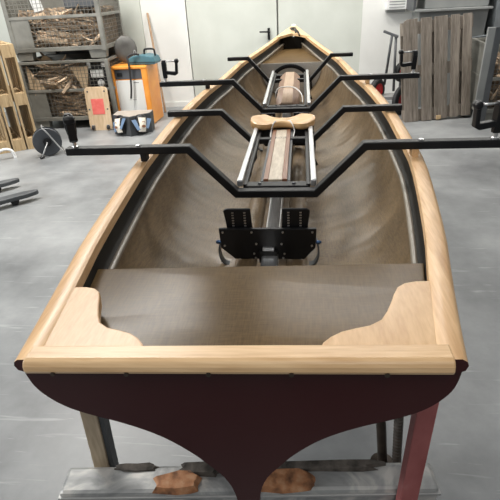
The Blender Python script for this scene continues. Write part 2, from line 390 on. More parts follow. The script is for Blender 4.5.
def smooth_line(P, n=4):
    out = []; Q = [P[0]] + list(P) + [P[-1]]
    for i in range(1, len(Q) - 2):
        for k in range(n):
            t = k / n
            out.append(tuple(.5 * (2 * b + (c - a) * t + (2 * a - 5 * b + 4 * c - d) * t * t + (3 * b - a - 3 * c + d) * t ** 3) for a, b, c, d in zip(Q[i - 1], Q[i], Q[i + 1], Q[i + 2])))
    return out + [P[-1]]
sl = [(x + .0015, z) for x, z in smooth_line(STERN)]
tr = MB(); pl = [(-x, z) for x, z in sl] + [(x, z) for x, z in sl[::-1]]
tr.prism(pl, -1.130, -1.110, 'y'); tr.xf(twist).build('transom', M['maroon'], boat, bevel=0)
ni = len(inner(0))
h = MB(); h.grid([[(-x, Y, z) for x, z in inner(Y)[3:]] + [(x, Y, z) for x, z in inner(Y)[:2:-1]][1:] for Y in YS if -1.12 < Y < 4.75])
h.xf(twist).build('hull_lining', M['liner'], boat, smooth=True)
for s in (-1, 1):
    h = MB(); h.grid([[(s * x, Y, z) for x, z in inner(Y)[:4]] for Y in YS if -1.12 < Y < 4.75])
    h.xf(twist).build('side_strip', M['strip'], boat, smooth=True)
# ridge along the foot of the side strip, highlight put into its paler colour
for s in (-1, 1):
    h = MB(); h.tube([(s * (inner(Y)[3][0] - .004), Y, inner(Y)[3][1] - .006) for Y in YS if -1.1 < Y < 4.6], .010, 12)
    h.xf(twist).build('edge_bead', M['bead'], boat)
for s in (-1, 1):
    rows = []
    for Y in [-1.143] + YS[1:]:
        B = BW(Y); g = ZG(Y); wd = min(.052, B - .002)
        rows.append([(s * x, Y, z) for x, z in ((B - wd, g - .003), (B - wd + .004, g), (B - .012, g), (B - .003, g - .006), (B, g - .015), (B - .004, g - .026), (B - .014, g - .03), (B - wd, g - .03), (B - wd, g - .003))])
    h = MB(); V = h.grid(rows); h.face(V[0][:-1], 1); h.face(V[-1][:-1])
    h.xf(twist).build('gunwale', [M['gunwale'], M['maroon']], boat, smooth=True)
# cap over the transom, rounded front moulding
pr = [(-1.104, 1.041), (-1.104, 1.012), (-1.140, 1.009), (-1.147, 1.010), (-1.152, 1.014), (-1.155, 1.021), (-1.154, 1.031), (-1.149, 1.039), (-1.140, 1.042)]
h = MB(); h.prism(pr, -.392, .392, 'x'); h.xf(twist).build('transom_cap', M['cap'], boat, bevel=.003)
for x in (-.335, -.19, -.035, .115, .28):
    h = MB(); h.lathe([(.0, -.001), (.0045, 0), (.0045, .004), (0, .004)], (x, -1.152, 1.0145), (0, -1, 0), 12); h.xf(twist).build('screw', M['bronze'], boat)
KN = [(.43, -.893), (.375, -.893), (.350, -.90), (.333, -.915), (.322, -.94), (.312, -.97), (.300, -1.00), (.285, -1.028), (.262, -1.045), (.235, -1.053), (.208, -1.063), (.187, -1.078), (.172, -1.095), (.167, -1.11), (.42, -1.11)]
for s in (-1, 1):
    h = MB(); P = [(s * (BW(-.893) - .049 if i == 0 else BW(-1.11) - .049 if i == len(KN) - 1 else x), y) for i, (x, y) in enumerate(KN)]
    h.prism(P, 1.013, 1.0385); h.xf(twist).build('corner_knee', M['knee'], boat, bevel=.003)
# stern deck, a little under the rim
def inner_half(Y, z):
    P = inner(Y)
    for (x0, z0), (x1, z1) in zip(P[:-1], P[1:]):
        if z0 >= z >= z1 and z0 > z1: return lerp(x0, x1, (z0 - z) / (z0 - z1))
    return P[0][0]
def deck(ys, z, th, mat, name, off=.002):
    R = [(inner_half(Y, z) - off, Y) for Y in ys]
    P = [(-x, y) for x, y in R] + [(x, y) for x, y in R[::-1]]
    return MB().prism(P, z - th, z)
deck([-1.108, -1.05, -.95, -.85, -.78, -.725], .984, .018, None, '').xf(twist).build('stern_deck', M['deck'], boat, bevel=.003)
deck([2.98, 3.1, 3.3, 3.5, 3.7, 3.9, 4.1], .985, .014, None, '').build('bow_deck', M['deck'], boat)
P = [q for q in inner(2.98) if q[1] < .985]; P = [(inner_half(2.98, .985), .985)] + P
h = MB(); h.prism([(-x, z) for x, z in P] + [(x, z) for x, z in P[-2::-1]], 2.965, 2.985, 'y')
h.build('bulkhead', M['bulk'], boat)
bb_ = [(inner_half(4.1, z) - .002, z) for z in (.985, 1.02, 1.05, 1.08, ZG(4.1) - .022)]
h = MB(); h.prism([(-x, z) for x, z in bb_] + [(x, z) for x, z in bb_[::-1]], 4.10, 4.115, 'y'); h.build('bow_shade_panel', M['strip'], boat)  # dark panel standing in for the shade inside the bow
hc = MB(); hc.lathe([(.178, 0), (.178, .012), (.195, .018), (.212, .012), (.212, 0)], (-.008, 2.965, .765), (0, -1, 0), 48); hr = hc.build('hatch_ring', M['blackplastic'], boat, smooth=True)
hc = MB(); hc.lathe([(0, .004), (.15, .004), (.179, .006), (.179, 0)], (-.008, 2.964, .765), (0, -1, 0), 48); hc.build('hatch_lid', M['bulk'], hr, smooth=True)
# breasthook: arched wooden plate closing the bow
rows = []
for i in range(13):
    t = -1 + 2 * i / 12
    yf = 4.10 - .26 * abs(t) ** 1.8
    xf = t * (BW(yf) - .03); rows.append((xf, yf, t))
h = MB(); A, Bt = [], []
NJ = 8
for xf, yf, t in rows:
    ra, rb = [], []
    for j in range(NJ + 1):
        Y = lerp(yf, 4.93, j / NJ); x = t * (BW(Y) - .012); z = ZG(Y) + .002 + .012 * (1 - t * t) * (1 - j / NJ)
        ra.append((x, Y, z)); rb.append((x, Y, z - .026))
    A.append(ra); Bt.append(rb)
h.grid(A); h.grid(Bt); h.grid([[a[0] for a in A], [b[0] for b in Bt]])
h.build('breasthook', M['cap'], boat, smooth=True)
h = MB(); h.lathe([(0, 0), (.030, 0), (.032, .006), (.022, .016), (0, .019)], (0.0, 4.92, ZG(4.9) - .004), (0, 0, 1), 20); h.build('bow_cap', M['white'], boat, smooth=True)
h = MB(); z0 = ZG(4.25) + .012
h.tube([(.03, 4.12, z0 - .02), (.035, 4.16, z0 + .01), (.02, 4.22, z0 + .02), (-.015, 4.26, z0 + .025), (-.03, 4.33, z0 + .03), (-.005, 4.40, z0 + .03), (.03, 4.37, z0 + .03), (.03, 4.28, z0 + .022), (.06, 4.12, z0 + .01), (.075, 4.02, z0 - .02)], .010, 8)
h.build('bow_rope_loop', M['blackplastic'], boat)
# keelson, stringers
h = MB(); h.b(-.048, .014, -.6, 2.9, .685, .735); h.build('keel_rail', M['alu'], boat, bevel=.006)
for x in (-.115, .085):
    h = MB(); h.grid([[(x + .045 * math.cos(a), Y, .668 + .038 * math.sin(a)) for a in [PI * k / 10 for k in range(11)]] for Y in (-.7, .2, 1.2, 2.2, 2.95)])
    h.build('floor_stringer', M['liner'], boat, smooth=True)

# ------------------------------------------------------------------ rowing rigs
def arm_mesh(pts, Yc, wy, t, lean=0.0):
    """mitred bar in the plane Y=Yc along pts (x,z)"""
    n = len(pts); V = [Vector(p) for p in pts]; A, B = [], []
    for i in range(n):
        d0 = (V[i] - V[i - 1]).normalized() if i else (V[1] - V[0]).normalized()
        d1 = (V[i + 1] - V[i]).normalized() if i < n - 1 else d0
        n0 = Vector((-d0.y, d0.x)); n1 = Vector((-d1.y, d1.x)); m = (n0 + n1).normalized(); k = t / 2 / max(.3, m.dot(n0))
        A.append(V[i] + m * k); B.append(V[i] - m * k)
    mb = MB(); vs = []
    for s in (-1, 1):
        vs.append(([mb.bm.verts.new((p.x, Yc + s * wy / 2, p.y)) for p in A], [mb.bm.verts.new((p.x, Yc + s * wy / 2, p.y)) for p in B]))
    (a0, b0), (a1, b1) = vs
    for i in range(n - 1):
        mb.face((a0[i], a0[i + 1], b0[i + 1], b0[i])); mb.face((a1[i + 1], a1[i], b1[i], b1[i + 1]))
        mb.face((a0[i], a1[i], a1[i + 1], a0[i + 1])); mb.face((b0[i + 1], b1[i + 1], b1[i], b0[i]))
    mb.face((a0[0], b0[0], b1[0], a1[0])); mb.face((a0[-1], a1[-1], b1[-1], b0[-1]))
    return mb

def oarlock(parent, x, y, z, face):
    """face: direction (angle about z) in which the open gate points"""
    R = Matrix.Rotation(face, 3, 'Z')
    def X(*p): return tuple(R @ Vector(p) + Vector((x, y, z)))
    m = MB(); m.lathe([(.0, -.006), (.014, -.006), (.014, .004), (.008, .006), (.008, .028), (0, .028)], (x, y, z), (0, 0, 1), 14)
    pin = m.build('oarlock_pin', M['steel'], parent, smooth=True)
    m = MB()
    m.prism([(-.009, .02), (.011, .02), (.020, .06), (.023, .10), (.017, .125), (.006, .133), (-.012, .133), (-.020, .115), (-.022, .085), (-.018, .055)], -.012, .016, 'x')
    m.prism([(.008, .045), (.07, .036), (.088, .046), (.092, .112), (.076, .118), (.072, .06), (.016, .066)], -.016, .016, 'y')
    m.lathe([(0, -.022), (.013, -.02), (.016, 0), (.013, .02), (0, .022)], (.086, 0, .124), (0, 1, 0), 12)
    m.xf(X); m.build('oarlock_gate', M['blackplastic'], pin, bevel=.004)
    m = MB(); m.tube([X(-.01, 0, .124), X(.085, 0, .124)], .0045, 8); m.build('gate_rod', M['steel'], pin)

def make_rig(label, y1, y2, p, second):
    rig = thing('rowing_rig', label, 'rowing rig', (0, y1, p['zl']), 0, 'drop-in rowing rigs')
    def L(mb, name, mat, parent=None, bevel=0.0, smooth=False):      # world to rig space
        mb.xf(lambda x, y, z: (x, y - y1, z - p['zl']))
        return mb.build(name, mat, parent or rig, bevel=bevel, smooth=smooth)
    W, a = p['W'], p['a']
    arm = L(arm_mesh([(-p['e1'], p['zu']), (-W, p['zu']), (-a, p['zl']), (a, p['zl']), (W, p['zu']), (p['e1'], p['zu'])], y1, .042, .030), 'wing_arm', M['black'], bevel=.004)
    W2, a2 = p['W2'], p['a2']
    L(arm_mesh([(-p['e2'], p['zu2']), (-W2, p['zu2']), (-a2, p['zl2']), (a2, p['zl2']), (W2, p['zu2']), (p['e2'], p['zu2'])], y2, .042, .028), 'wing_arm', M['black'], bevel=.004)
    for s in (-1, 1):
        L(MB().bar((s * .15, y1 + .03, p['zl'] + .028), (s * .15, p['yr'], p['zr'] + .028), .024, .030), 'seat_rail', M['alu'], bevel=.006)
        L(MB().bar((s * .128, y1 + .03, p['zl'] + .012), (s * .128, p['yr'], p['zr'] + .012), .016, .024), 'rail_bed', M['black'], bevel=.002)
    # cover between the rails
    ya, yb = y1 + .085, p['yc']; zc = p['zl'] + .012; zd = lerp(p['zl'], p['zr'], (yb - y1) / (p['yr'] - y1)) + .012
    cw = p['cw']
    if not second:
        L(MB().bar((0 - .008, ya, zc), (-.008, yb, zd), cw * 1.15, .024), 'centre_cover', M['palestrip'], bevel=.003)
        for s in (-1, 1):
            L(MB().bar((s * cw * .78 - .008, ya, zc + .001), (s * cw * .78 - .008, yb, zd + .001), cw * .42, .026), 'cover_edge', M['redwood'], bevel=.003)
            L(MB().bar((s * (cw + .006) - .008, ya, zc - .024), (s * (cw + .006) - .008, yb, zd - .024), .010, .06), 'cover_side', M['darksteel'])
    else:
        def bx(x0, z0, x1, z1, m, nm):
            mb = MB()
            mb.grid([[(x0, ya, zc + z0), (x1, ya, zc + z1)], [(x0, yb, zd + z0), (x1, yb, zd + z1)]])
            mb.grid([[(x0, ya, zc + z0 - .018), (x1, ya, zc + z1 - .018)], [(x0, yb, zd + z0 - .018), (x1, yb, zd + z1 - .018)]])
            mb.grid([[(x0, ya, zc + z0), (x1, ya, zc + z1)], [(x0, ya, zc + z0 - .018), (x1, ya, zc + z1 - .018)]])
            mb.grid([[(x0, yb, zd + z0), (x1, yb, zd + z1)], [(x0, yb, zd + z0 - .018), (x1, yb, zd + z1 - .018)]])
            L(mb, nm, m)
        bx(-.035, .022, .038, .022, M['walnutpale'], 'centre_cover'); bx(-.082, -.012, -.035, .022, M['walnut'], 'cover_edge'); bx(.038, .022, .086, -.012, M['walnut'], 'cover_edge')
    L(MB().b(-.128, .128, y1 + .022, y1 + .075, p['zl'] - .004, p['zl'] + .020), 'front_plate', M['black'], bevel=.003)
    for s in (-1, 1):
        L(MB().lathe([(0, 0), (.008, 0), (.008, .005), (0, .006)], (s * .07, y1 + .048, p['zl'] + .020), (0, 0, 1), 12), 'bolt', M['darksteel'])
    L(MB().b(-.165, .165, p['yr'] - .06, p['yr'], p['zr'] - .04, p['zr'] + .010), 'rear_plate', M['black'], bevel=.003)
    # curved feet that stand on the hull lining
    for s in (-1, 1):
        yy = p['yr'] - .10
        L(MB().tube([(s * .16, yy, p['zr']), (s * .172, yy - .01, p['zr'] - .07), (s * .165, yy - .03, p['zr'] - .14), (s * .19, yy - .06, p['zr'] - .18)], [.014, .012, .011, .008], 8), 'curved_foot', M['black'])
        L(MB().b(s * p['gx'] - .012, s * p['gx'] + .012, y1 - (.027 if s > 0 else .019), y1 + (.027 if s > 0 else .019), p['zg'], p['zu'] - .014), 'gunwale_block', M['gunwale'] if s > 0 else M['black'], bevel=.002)
        L(MB().lathe([(0, 0), (.010, 0), (.010, .006), (0, .008)], (s * (p['gx'] + .02), y1, p['zu'] + .014), (0, 0, 1), 14), 'bolt', M['steel'])
    for x, f in p['locks']:
        ox = []
        n0 = set(COL.objects)
        oarlock(rig, x, y1 - 0.0, p['zu'] + .016, f)
        for o in set(COL.objects) - n0:
            if o.type == 'MESH': o.data.transform(Matrix.Translation((0, -y1, -p['zl'])))
    return rig

rigA = make_rig('nearer black rowing rig with long winged arms, sliding rails and brown-edged pale centre cover', -.005, .70,
    dict(W=.338, a=.158, e1=.835, zu=1.083, zl=.895, W2=.315, a2=.160, e2=.60, zu2=1.060, zl2=.905, yr=1.0, zr=.895, yc=.86, cw=.050, zg=1.0395, gx=.520,
         locks=[(-.80, math.radians(297)), (.80, math.radians(188))]), False)
rigB = make_rig('farther black rowing rig near the bow, with a wide brown three-faced centre cover', 1.45, 2.41,
    dict(W=.350, a=.158, e1=.84, zu=1.086, zl=.893, W2=.342, a2=.172, e2=.515, zu2=1.108, zl2=.92, yr=2.66, zr=.925, yc=2.62, cw=.040, zg=1.049, gx=.520,
         locks=[(-.80, math.radians(5)), (.80, math.radians(183))]), True)

# ------------------------------------------------------------------ seat, cords
seat = thing('sliding_seat', 'honey brown wooden double-dished sliding seat on the nearer rig', 'seat', (-.006, .925, .913))
def hw(u):
    u = abs(u)
    core = .046 + .054 * math.sin(min(1, u / .60) * PI / 2) ** 2.4
    return core * (math.sqrt(max(0, 1 - ((u - .55) / .45) ** 2)) if u > .55 else 1)
US = [math.sin(PI / 2 * (-1 + 2 * i / 40)) for i in range(41)]; VS = [math.sin(PI / 2 * (-1 + 2 * j / 14)) for j in range(15)]
def stop(u, v):
    rim = max(abs(v) ** 3, max(0, (abs(u) - .75) / .25) ** 2)
    d = math.exp(-((abs(u) - .52) / .26) ** 2) * (1 - abs(v) ** 2)
    n = math.exp(-((abs(u) - .24) / .07) ** 2 - ((v + .15) / .35) ** 2)
    return .050 + .016 * min(1, u * u * 3) * (.4 + .6 * max(0, v)) - .022 * d - .016 * n - .012 * rim ** 2
h = MB()
h.grid([[(.183 * u, hw(u) * v, stop(u, v)) for v in VS] for u in US])
h.grid([[(.183 * u, hw(u) * v, .034 - stop(u, v) * .0 - .030 * math.sqrt(max(0, 1 - max(abs(u), abs(v)) ** 6))) for v in VS] for u in US])
rim = [(u, -1) for u in US] ; 
for sgn in (-1, 1):
    h.grid([[(.183 * u, hw(u) * sgn, stop(u, sgn)) for u in US], [(.183 * u, hw(u) * sgn, .034 - .030 * 0.0) for u in US]])
h.build('seat_top', M['seat'], seat, smooth=True)
m = MB(); m.b(-.142, .142, -.055, .06, -.034, .003); m.b(-.155, -.105, -.075, .075, -.050, -.005) if False else None
m.build('carriage', M['black'], seat, bevel=.004)
for sx in (-1, 1):
    for sy in (-1, 1):
        m = MB(); m.lathe([(0, -.006), (.012, -.006), (.014, 0), (.012, .006), (0, .006)], (sx * .150 + .006, sy * .045, .014 + .0), (1, 0, 0), 14); m.build('roller', M['blackplastic'], seat)
m = MB()
def arc(pts, n=8):
    out = []
    P = [Vector(p) for p in pts]; P = [P[0]] + P + [P[-1]]
    for i in range(1, len(P) - 2):
        for k in range(n):
            t = k / n; a, b, c, d = P[i - 1:i + 3]
            out.append(.5 * ((2 * b) + (c - a) * t + (2 * a - 5 * b + 4 * c - d) * t * t + (3 * b - a - 3 * c + d) * t ** 3))
    return out + [P[-2]]
m.tube(arc([(-.034, .915, .953), (-.048, .875, .959), (-.060, .848, .942), (-.066, .835, .92), (-.066, .76, .914), (-.060, .66, .912)]), .0035, 8)
m.tube(arc([(.022, .915, .953), (.040, .875, .959), (.055, .848, .942), (.062, .835, .92), (.060, .78, .914), (.054, .69, .912)]), .0035, 8)
tag(m.build('white_cord', M['cord']), 'thin white cord looped over the honey brown seat', 'cord')
m = MB()
m.tube(arc([(-.098, 1.96, .87), (-.094, 1.97, .91), (-.075, 1.985, .936), (-.034, 1.99, .946), (.038, 1.97, .945), (.080, 1.92, .928), (.105, 1.84, .905), (.11, 1.76, .87)]), .0042, 8)
tag(m.build('white_cord', M['cord']), 'white cord lying across the farther brown centre cover', 'cord')

# ------------------------------------------------------------------ foot stretchers
def make_stretcher(label):
    f = thing('foot_stretcher', label, 'foot stretcher', (-.022, -.21, .69), 0, 'foot stretchers on the keel rail')
    m = MB(); m.prism([(-.183, .155), (.178, .155), (.176, .07), (.135, .018), (-.130, .018), (-.180, .07)], -.008, .008, 'y')
    m.xf(lambda x, y, z: (x, y - (z - .02) * .12, z)); bp = m.build('foot_board', M['blackplastic'], f, bevel=.003)
    for x, z in ((-.168, .142), (-.06, .142), (.055, .142), (.163, .142), (-.165, .082), (.162, .082), (-.045, .09), (.05, .09), (-.055, .045), (.06, .045), (-.05, .025), (.055, .025)):
        b = MB(); b.lathe([(0, 0), (.0045, 0), (.004, .004), (0, .0045)], (x, -.008 - (z - .02) * .12, z), (0, -1, 0), 10); b.build('bolt', M['steel'], bp)
    b = MB(); b.b(-.022, .022, -.024, -.012, .06, .076); b.build('maker_plate', M['alu'], bp, bevel=.002)
    for sx in (-1, 1):
        x0 = -.106 if sx < 0 else .098
        m = MB(); P = [(x0 - .048, .14), (x0 + .048, .14), (x0 + .056 - (.012 if sx < 0 else 0), .222), (x0 + .044, .230), (x0 - .046, .230), (x0 - .057 + (.012 if sx > 0 else 0), .222)]
        m.prism(P, .012, .024, 'y'); m.xf(lambda x, y, z: (x, y - (z - .14) * .10 - .014, z)); hp = m.build('heel_plate', M['blackplastic'], f, bevel=.005)
        for k in range(6):
            for dx in (-.022, .022):
                z = .160 + k * .011
                b = MB(); b.box((x0 + dx, -.006 - (z - .14) * .10 + .003, z), (.008, .004, .004)); b.build('slot_mark', M['steel'], hp)
        # curved strap from the board to the hull
        m = MB(); pts = arc([(sx * .178, .0, .10), (sx * .187, -.004, .07), (sx * .186, -.004, .03), (sx * .172, 0, .0), (sx * .145, .006, -.012)])
        for q0, q1 in zip(pts[:-1], pts[1:]): m.bar(q0, q1 + (q1 - q0) * .15, .006, .030, up=(0, 1, 0))
        m.build('strap', M['darksteel'], f)
        m = MB(); m.lathe([(0, -.010), (.006, -.010), (.008, 0), (.005, .010), (0, .010)], (sx * .187, -.012, .095), (1, 0, 0), 12); m.build('side_knob', M['bluemetal'], f, smooth=True)
    m = MB(); m.b(-.036, .034, -.03, .05, .012, .062); m.build('rail_clamp', M['black'], f, bevel=.004)
    return f
fsA = make_stretcher('black foot stretcher board with two slotted heel plates behind the stern deck')
fsB = copy_tree(fsA); fsB.location = (0.0, 1.22, .70)
fsB['label'] = 'black foot stretcher half hidden behind the honey brown seat'

# ------------------------------------------------------------------ stand under the stern
st = thing('boat_stand', 'paint-spattered metal-clad stand with a tan and a red post under the stern', 'boat stand', (-.053, -.925, 0), math.radians(4.4))
m = MB(); m.b(-.532, .532, -.045, .045, .28, .40); beam = m.build('cross_beam', M['stand'], st, bevel=.012)
m = MB(); m.b(-.535, .535, -.050, .048, .378, .386); m.build('beam_lip', M['galv'], beam, bevel=.002)
def blob(name, mat, x0, x1, y0, y1, z, hgt, seed):
    rnd = random.Random(seed); m = MB(); n = 16
    top = []
    for k in range(n):
        a = 2 * PI * k / n; r = .8 + .35 * rnd.random()
        top.append((lerp(x0, x1, .5) + (x1 - x0) / 2 * r * (abs(math.cos(a)) ** .6) * (1 if math.cos(a) > 0 else -1), min(max(lerp(y0, y1, .5) + (y1 - y0) / 2 * r * math.sin(a), -.05), .05)))
    A = [m.bm.verts.new((x, y, z - .004)) for x, y in top]; c = (x0 + x1) / 2; d = (y0 + y1) / 2
    B = [m.bm.verts.new((c + (x - c) * .8, d + (y - d) * .8, z + hgt * (.6 + .8 * rnd.random()))) for x, y in top]
    for k in range(n): m.face((A[k], A[(k + 1) % n], B[(k + 1) % n], B[k]))
    m.face(B)
    return m.build(name, mat, beam, smooth=True)
blob('tape_residue', M['tape'], -.27, -.12, -.05, .02, .40, .014, 3)
blob('tape_residue', M['tape'], .00, .20, -.052, .02, .40, .012, 5)
blob('glue_grime', M['grime'], -.20, -.06, .0, .05, .402, .014, 8)
blob('glue_grime', M['grime'], -.40, -.25, .02, .05, .40, .006, 9)
blob('glue_grime', M['grime'], .0, .42, .01, .05, .40, .010, 11)
m = MB(); m.bar((-.463, .085, .0), (-.432, .085, .80), .046, .034, up=(0, 1, 0)); pL = m.build('post', M['post'], st, bevel=.003, label='tan timber post')
m = MB(); m.bar((-.432, .092, .0), (-.401, .092, .80), .014, .034, up=(0, 1, 0)); m.build('post_edge', M['darksteel'], pL)
m = MB(); m.bar((.426, -.075, .0), (.438, -.075, .90), .046, .034, up=(0, 1, 0)); pR = m.build('post', M['postred'], st, bevel=.003, label='worn red painted post')
m = MB(); m.box((.432, -.094, .40), (.018, .012, .022)); m.build('bolt_hole', M['grime'], pR)
for sx in (-1, 1):
    for sy in (-1, 1):
        m = MB(); m.bar((sx * .38, sy * .02, .30), (sx * .40, sy * .22, .0), .045, .045); m.build('leg', M['galv'], st, bevel=.003)
# far trestle that carries the bow half
t2 = thing('boat_stand', 'plain timber trestle under the bow half of the boat, hidden behind the hull', 'boat stand', (0, 2.3, 0))
m = MB(); m.b(-.45, .45, -.04, .04, .53, .618); m.build('cross_beam', M['post'], t2, bevel=.004)
for sx in (-1, 1):
    for sy in (-1, 1):
        m = MB(); m.bar((sx * .38, sy * .02, .56), (sx * .42, sy * .26, 0), .045, .045); m.build('leg', M['post'], t2, bevel=.003)
# clamp spindles leaning under the hull
c = thing('screw_clamp', 'dark oily clamp with threaded spindle beside the red post', 'clamp', (.455, -.60, 0))
m = MB(); m.tube([(.0, 0, .03), (-.012, .02, .30), (-.02, .03, .46)], .016, 12); m.build('handle', M['bronze'], c, smooth=True)
m = MB(); pts = [(.0 - .0004 * i, .0005 * i, .03 + i * .0075) for i in range(36)]
m.tube(pts, [.017 if i % 2 else .013 for i in range(36)], 10); m.build('spindle', M['grime'], c)
m = MB(); m.lathe([(0, 0), (.05, 0), (.05, .012), (.02, .022), (.015, .04), (0, .04)], (0, 0, 0), (0, 0, 1), 18); m.build('swivel_pad', M['bronze'], c, smooth=True)
c = thing('screw_clamp', 'shorter dark clamp with smooth round handle standing left of the threaded one', 'clamp', (.40, -.56, 0))
m = MB(); m.tube([(.012, 0, .02), (.0, .01, .14), (-.006, .015, .20), (-.008, .018, .235), (-.008, .018, .222)], [.018, .018, .018, .015, .006], 14); m.build('handle', M['bronze'], c, smooth=True)
m = MB(); m.lathe([(0, 0), (.045, 0), (.045, .012), (.02, .02), (0, .02)], (.012, 0, 0), (0, 0, 1), 18); m.build('swivel_pad', M['bronze'], c, smooth=True)

# ------------------------------------------------------------------ wire crates of scrap wood
def mesh_panel(m, x0, x1, z0, z1, y, pitch=.05, r=.0024, axis='y'):
    def P(u, z): return (u, y, z) if axis == 'y' else (y, u, z)
    n = max(1, round((x1 - x0) / pitch)); k = max(1, round((z1 - z0) / pitch))
    for i in range(n + 1):
        u = lerp(x0, x1, i / n); m.bar(P(u, z0), P(u, z1), r * 2, r * 2)
    for i in range(k + 1):
        z = lerp(z0, z1, i / k); m.bar(P(x0, z), P(x1, z), r * 2, r * 2)
    return m
CW, CD, CH = 1.26, .84, .90
def make_crate(label, loc, rz, plate=True):
    c = thing('wire_crate', label, 'crate', loc, rz, 'grey wire mesh crates')
    w2, d2 = CW / 2, CD / 2
    m = MB()
    for sx in (-1, 1):
        for sy in (-1, 1):
            m.b(sx * w2 - .028 * (1 + sx), sx * w2 + .028 * (1 - sx), sy * d2 - .028 * (1 + sy), sy * d2 + .028 * (1 - sy), .10, CH)
    for z0, z1 in ((.115, .165), (.50, .535), (CH - .035, CH)):
        for sy in (-1, 1): m.b(-w2 + .05, w2 - .05, sy * (d2 - .022) - .022, sy * (d2 - .022) + .022, z0, z1)
        for sx in (-1, 1): m.b(sx * (w2 - .022) - .022, sx * (w2 - .022) + .022, -d2 + .05, d2 - .05, z0, z1)
    m.build('frame', M['crate'], c, bevel=.004)
    m = MB(); m.b(-w2 + .03, w2 - .03, -d2 + .03, d2 - .03, .125, .145); m.build('base_plate', M['crate'], c)
    for sx in (-1, 1):
        for sy in (-1, 1):
            m = MB(); x = sx * (w2 - .13); y = sy * (d2 - .07)
            m.prism([(x - .12, .115), (x + .12, .115), (x + .10, .012), (x - .10, .012)], y - .05, y + .05, 'y'); m.build('foot', M['crate'], c, bevel=.004)
    m = MB(); m.b(-w2 + .05, w2 - .05, d2 - .06, d2 - .03, .0, .118); m.build('gap_darkener', M['darksteel'], c)  # added dark plate, keeps the gap between the feet from showing light
    m = MB(); mesh_panel(m, -w2 + (.30 if plate else .05), w2 - .05, .165, .50, -d2 + .018); mesh_panel(m, -w2 + .05, w2 - .05, .535, CH - .035, -d2 + .018)
    m.build('front_mesh', M['wire'], c)
    m = MB(); mesh_panel(m, -d2 + .05, d2 - .05, .165, .50, w2 - .018, axis='x'); mesh_panel(m, -d2 + .05, d2 - .05, .535, CH - .035, w2 - .018, axis='x')
    m.build('side_mesh', M['wire'], c)
    if plate: m = MB(); m.b(-w2 + .04, -w2 + .30, -d2 + .010, -d2 + .030, .165, .50); m.build('front_plate', M['crate'], c, bevel=.003)
    m = MB(); m.b(-w2 + .008, -w2 + .02, -d2 + .05, d2 - .05, .165, CH - .035); m.b(-w2 + .05, w2 - .05, d2 - .02, d2 - .008, .165, CH - .035); m.build('back_plate', M['crate'], c)
    return c
CX, CY, CRZ = -3.075, 5.05, math.radians(1.5)
cA = make_crate('grey wire mesh crate of scrap wood standing on the floor behind the plywood board', (CX, CY, 0), CRZ)
cB = copy_tree(cA); cB.location = (CX + .01, CY + .0, CH + .001); cB['label'] = 'upper grey wire mesh crate of scrap wood, standing on another crate'
cC = make_crate('grey wire mesh crate of wood chips cut off by the right picture edge', (2.93, 4.80, 0), math.radians(-4), False)

def stick_mesh(seed):
    rnd = random.Random(seed); m = MB(); n = 5
    w0 = rnd.uniform(.6, 1.1); t0 = rnd.uniform(.35, .9)
    rows = []
    for i in range(n):
        x = -.5 + i / (n - 1); oy, oz = rnd.uniform(-.08, .08) * .12, rnd.uniform(-.08, .08) * .12
        k = rnd.uniform(.75, 1.1) * (.6 if i in (0, n - 1) else 1)
        rows.append([(x, oy + a * .05 * w0 * k, oz + b * .05 * t0 * k) for a, b in ((-1, -1), (1, -1), (1, 1), (-1, 1), (-1, -1))])
    V = m.grid(rows, smooth=False); m.face(V[0][:-1]); m.face(V[-1][:-1])
    return m
protos = []
for k in range(6):
    o = stick_mesh(40 + k).build('scrap_stick', M['scrap']); protos.append(o)
used = [False] * 6
def scatter(crate, n, z0, z1, label, group, seed, long=(.25, .62), front=.13, x0=-.56, x1=.56):
    rnd = random.Random(seed)
    Rz = Matrix.Rotation(crate.rotation_euler.z, 4, 'Z')
    for i in range(n):
        k = rnd.randrange(6)
        L = rnd.uniform(*long); ang = rnd.gauss(0, .5); tilt = rnd.gauss(0, .42)
        L = min(L, (x1 - x0) * .9)
        ex = L / 2 * abs(math.cos(ang))
        x = rnd.uniform(x0 + ex, x1 - ex); z = z0 + (z1 - z0) * ((i + .5) / n) + rnd.uniform(-.02, .02)
        ey = L / 2 * abs(math.sin(ang)); y = -CD / 2 + .06 + min(ey, .10) + rnd.uniform(0, front)
        hz = L / 2 * abs(math.sin(tilt)); z = min(max(z, z0 + hz * .6), z1 + .03)
        o = protos[k] if not used[k] else protos[k].copy()
        if used[k]: COL.objects.link(o)
        used[k] = True
        th = rnd.uniform(.25, .75)
        p = crate.location + (Rz @ Vector((x, y, z)))
        o.location = p; o.rotation_euler = (rnd.uniform(-.8, .8), tilt, ang + crate.rotation_euler.z); o.scale = (L, th, th)
        tag(o, label, 'scrap wood', group)
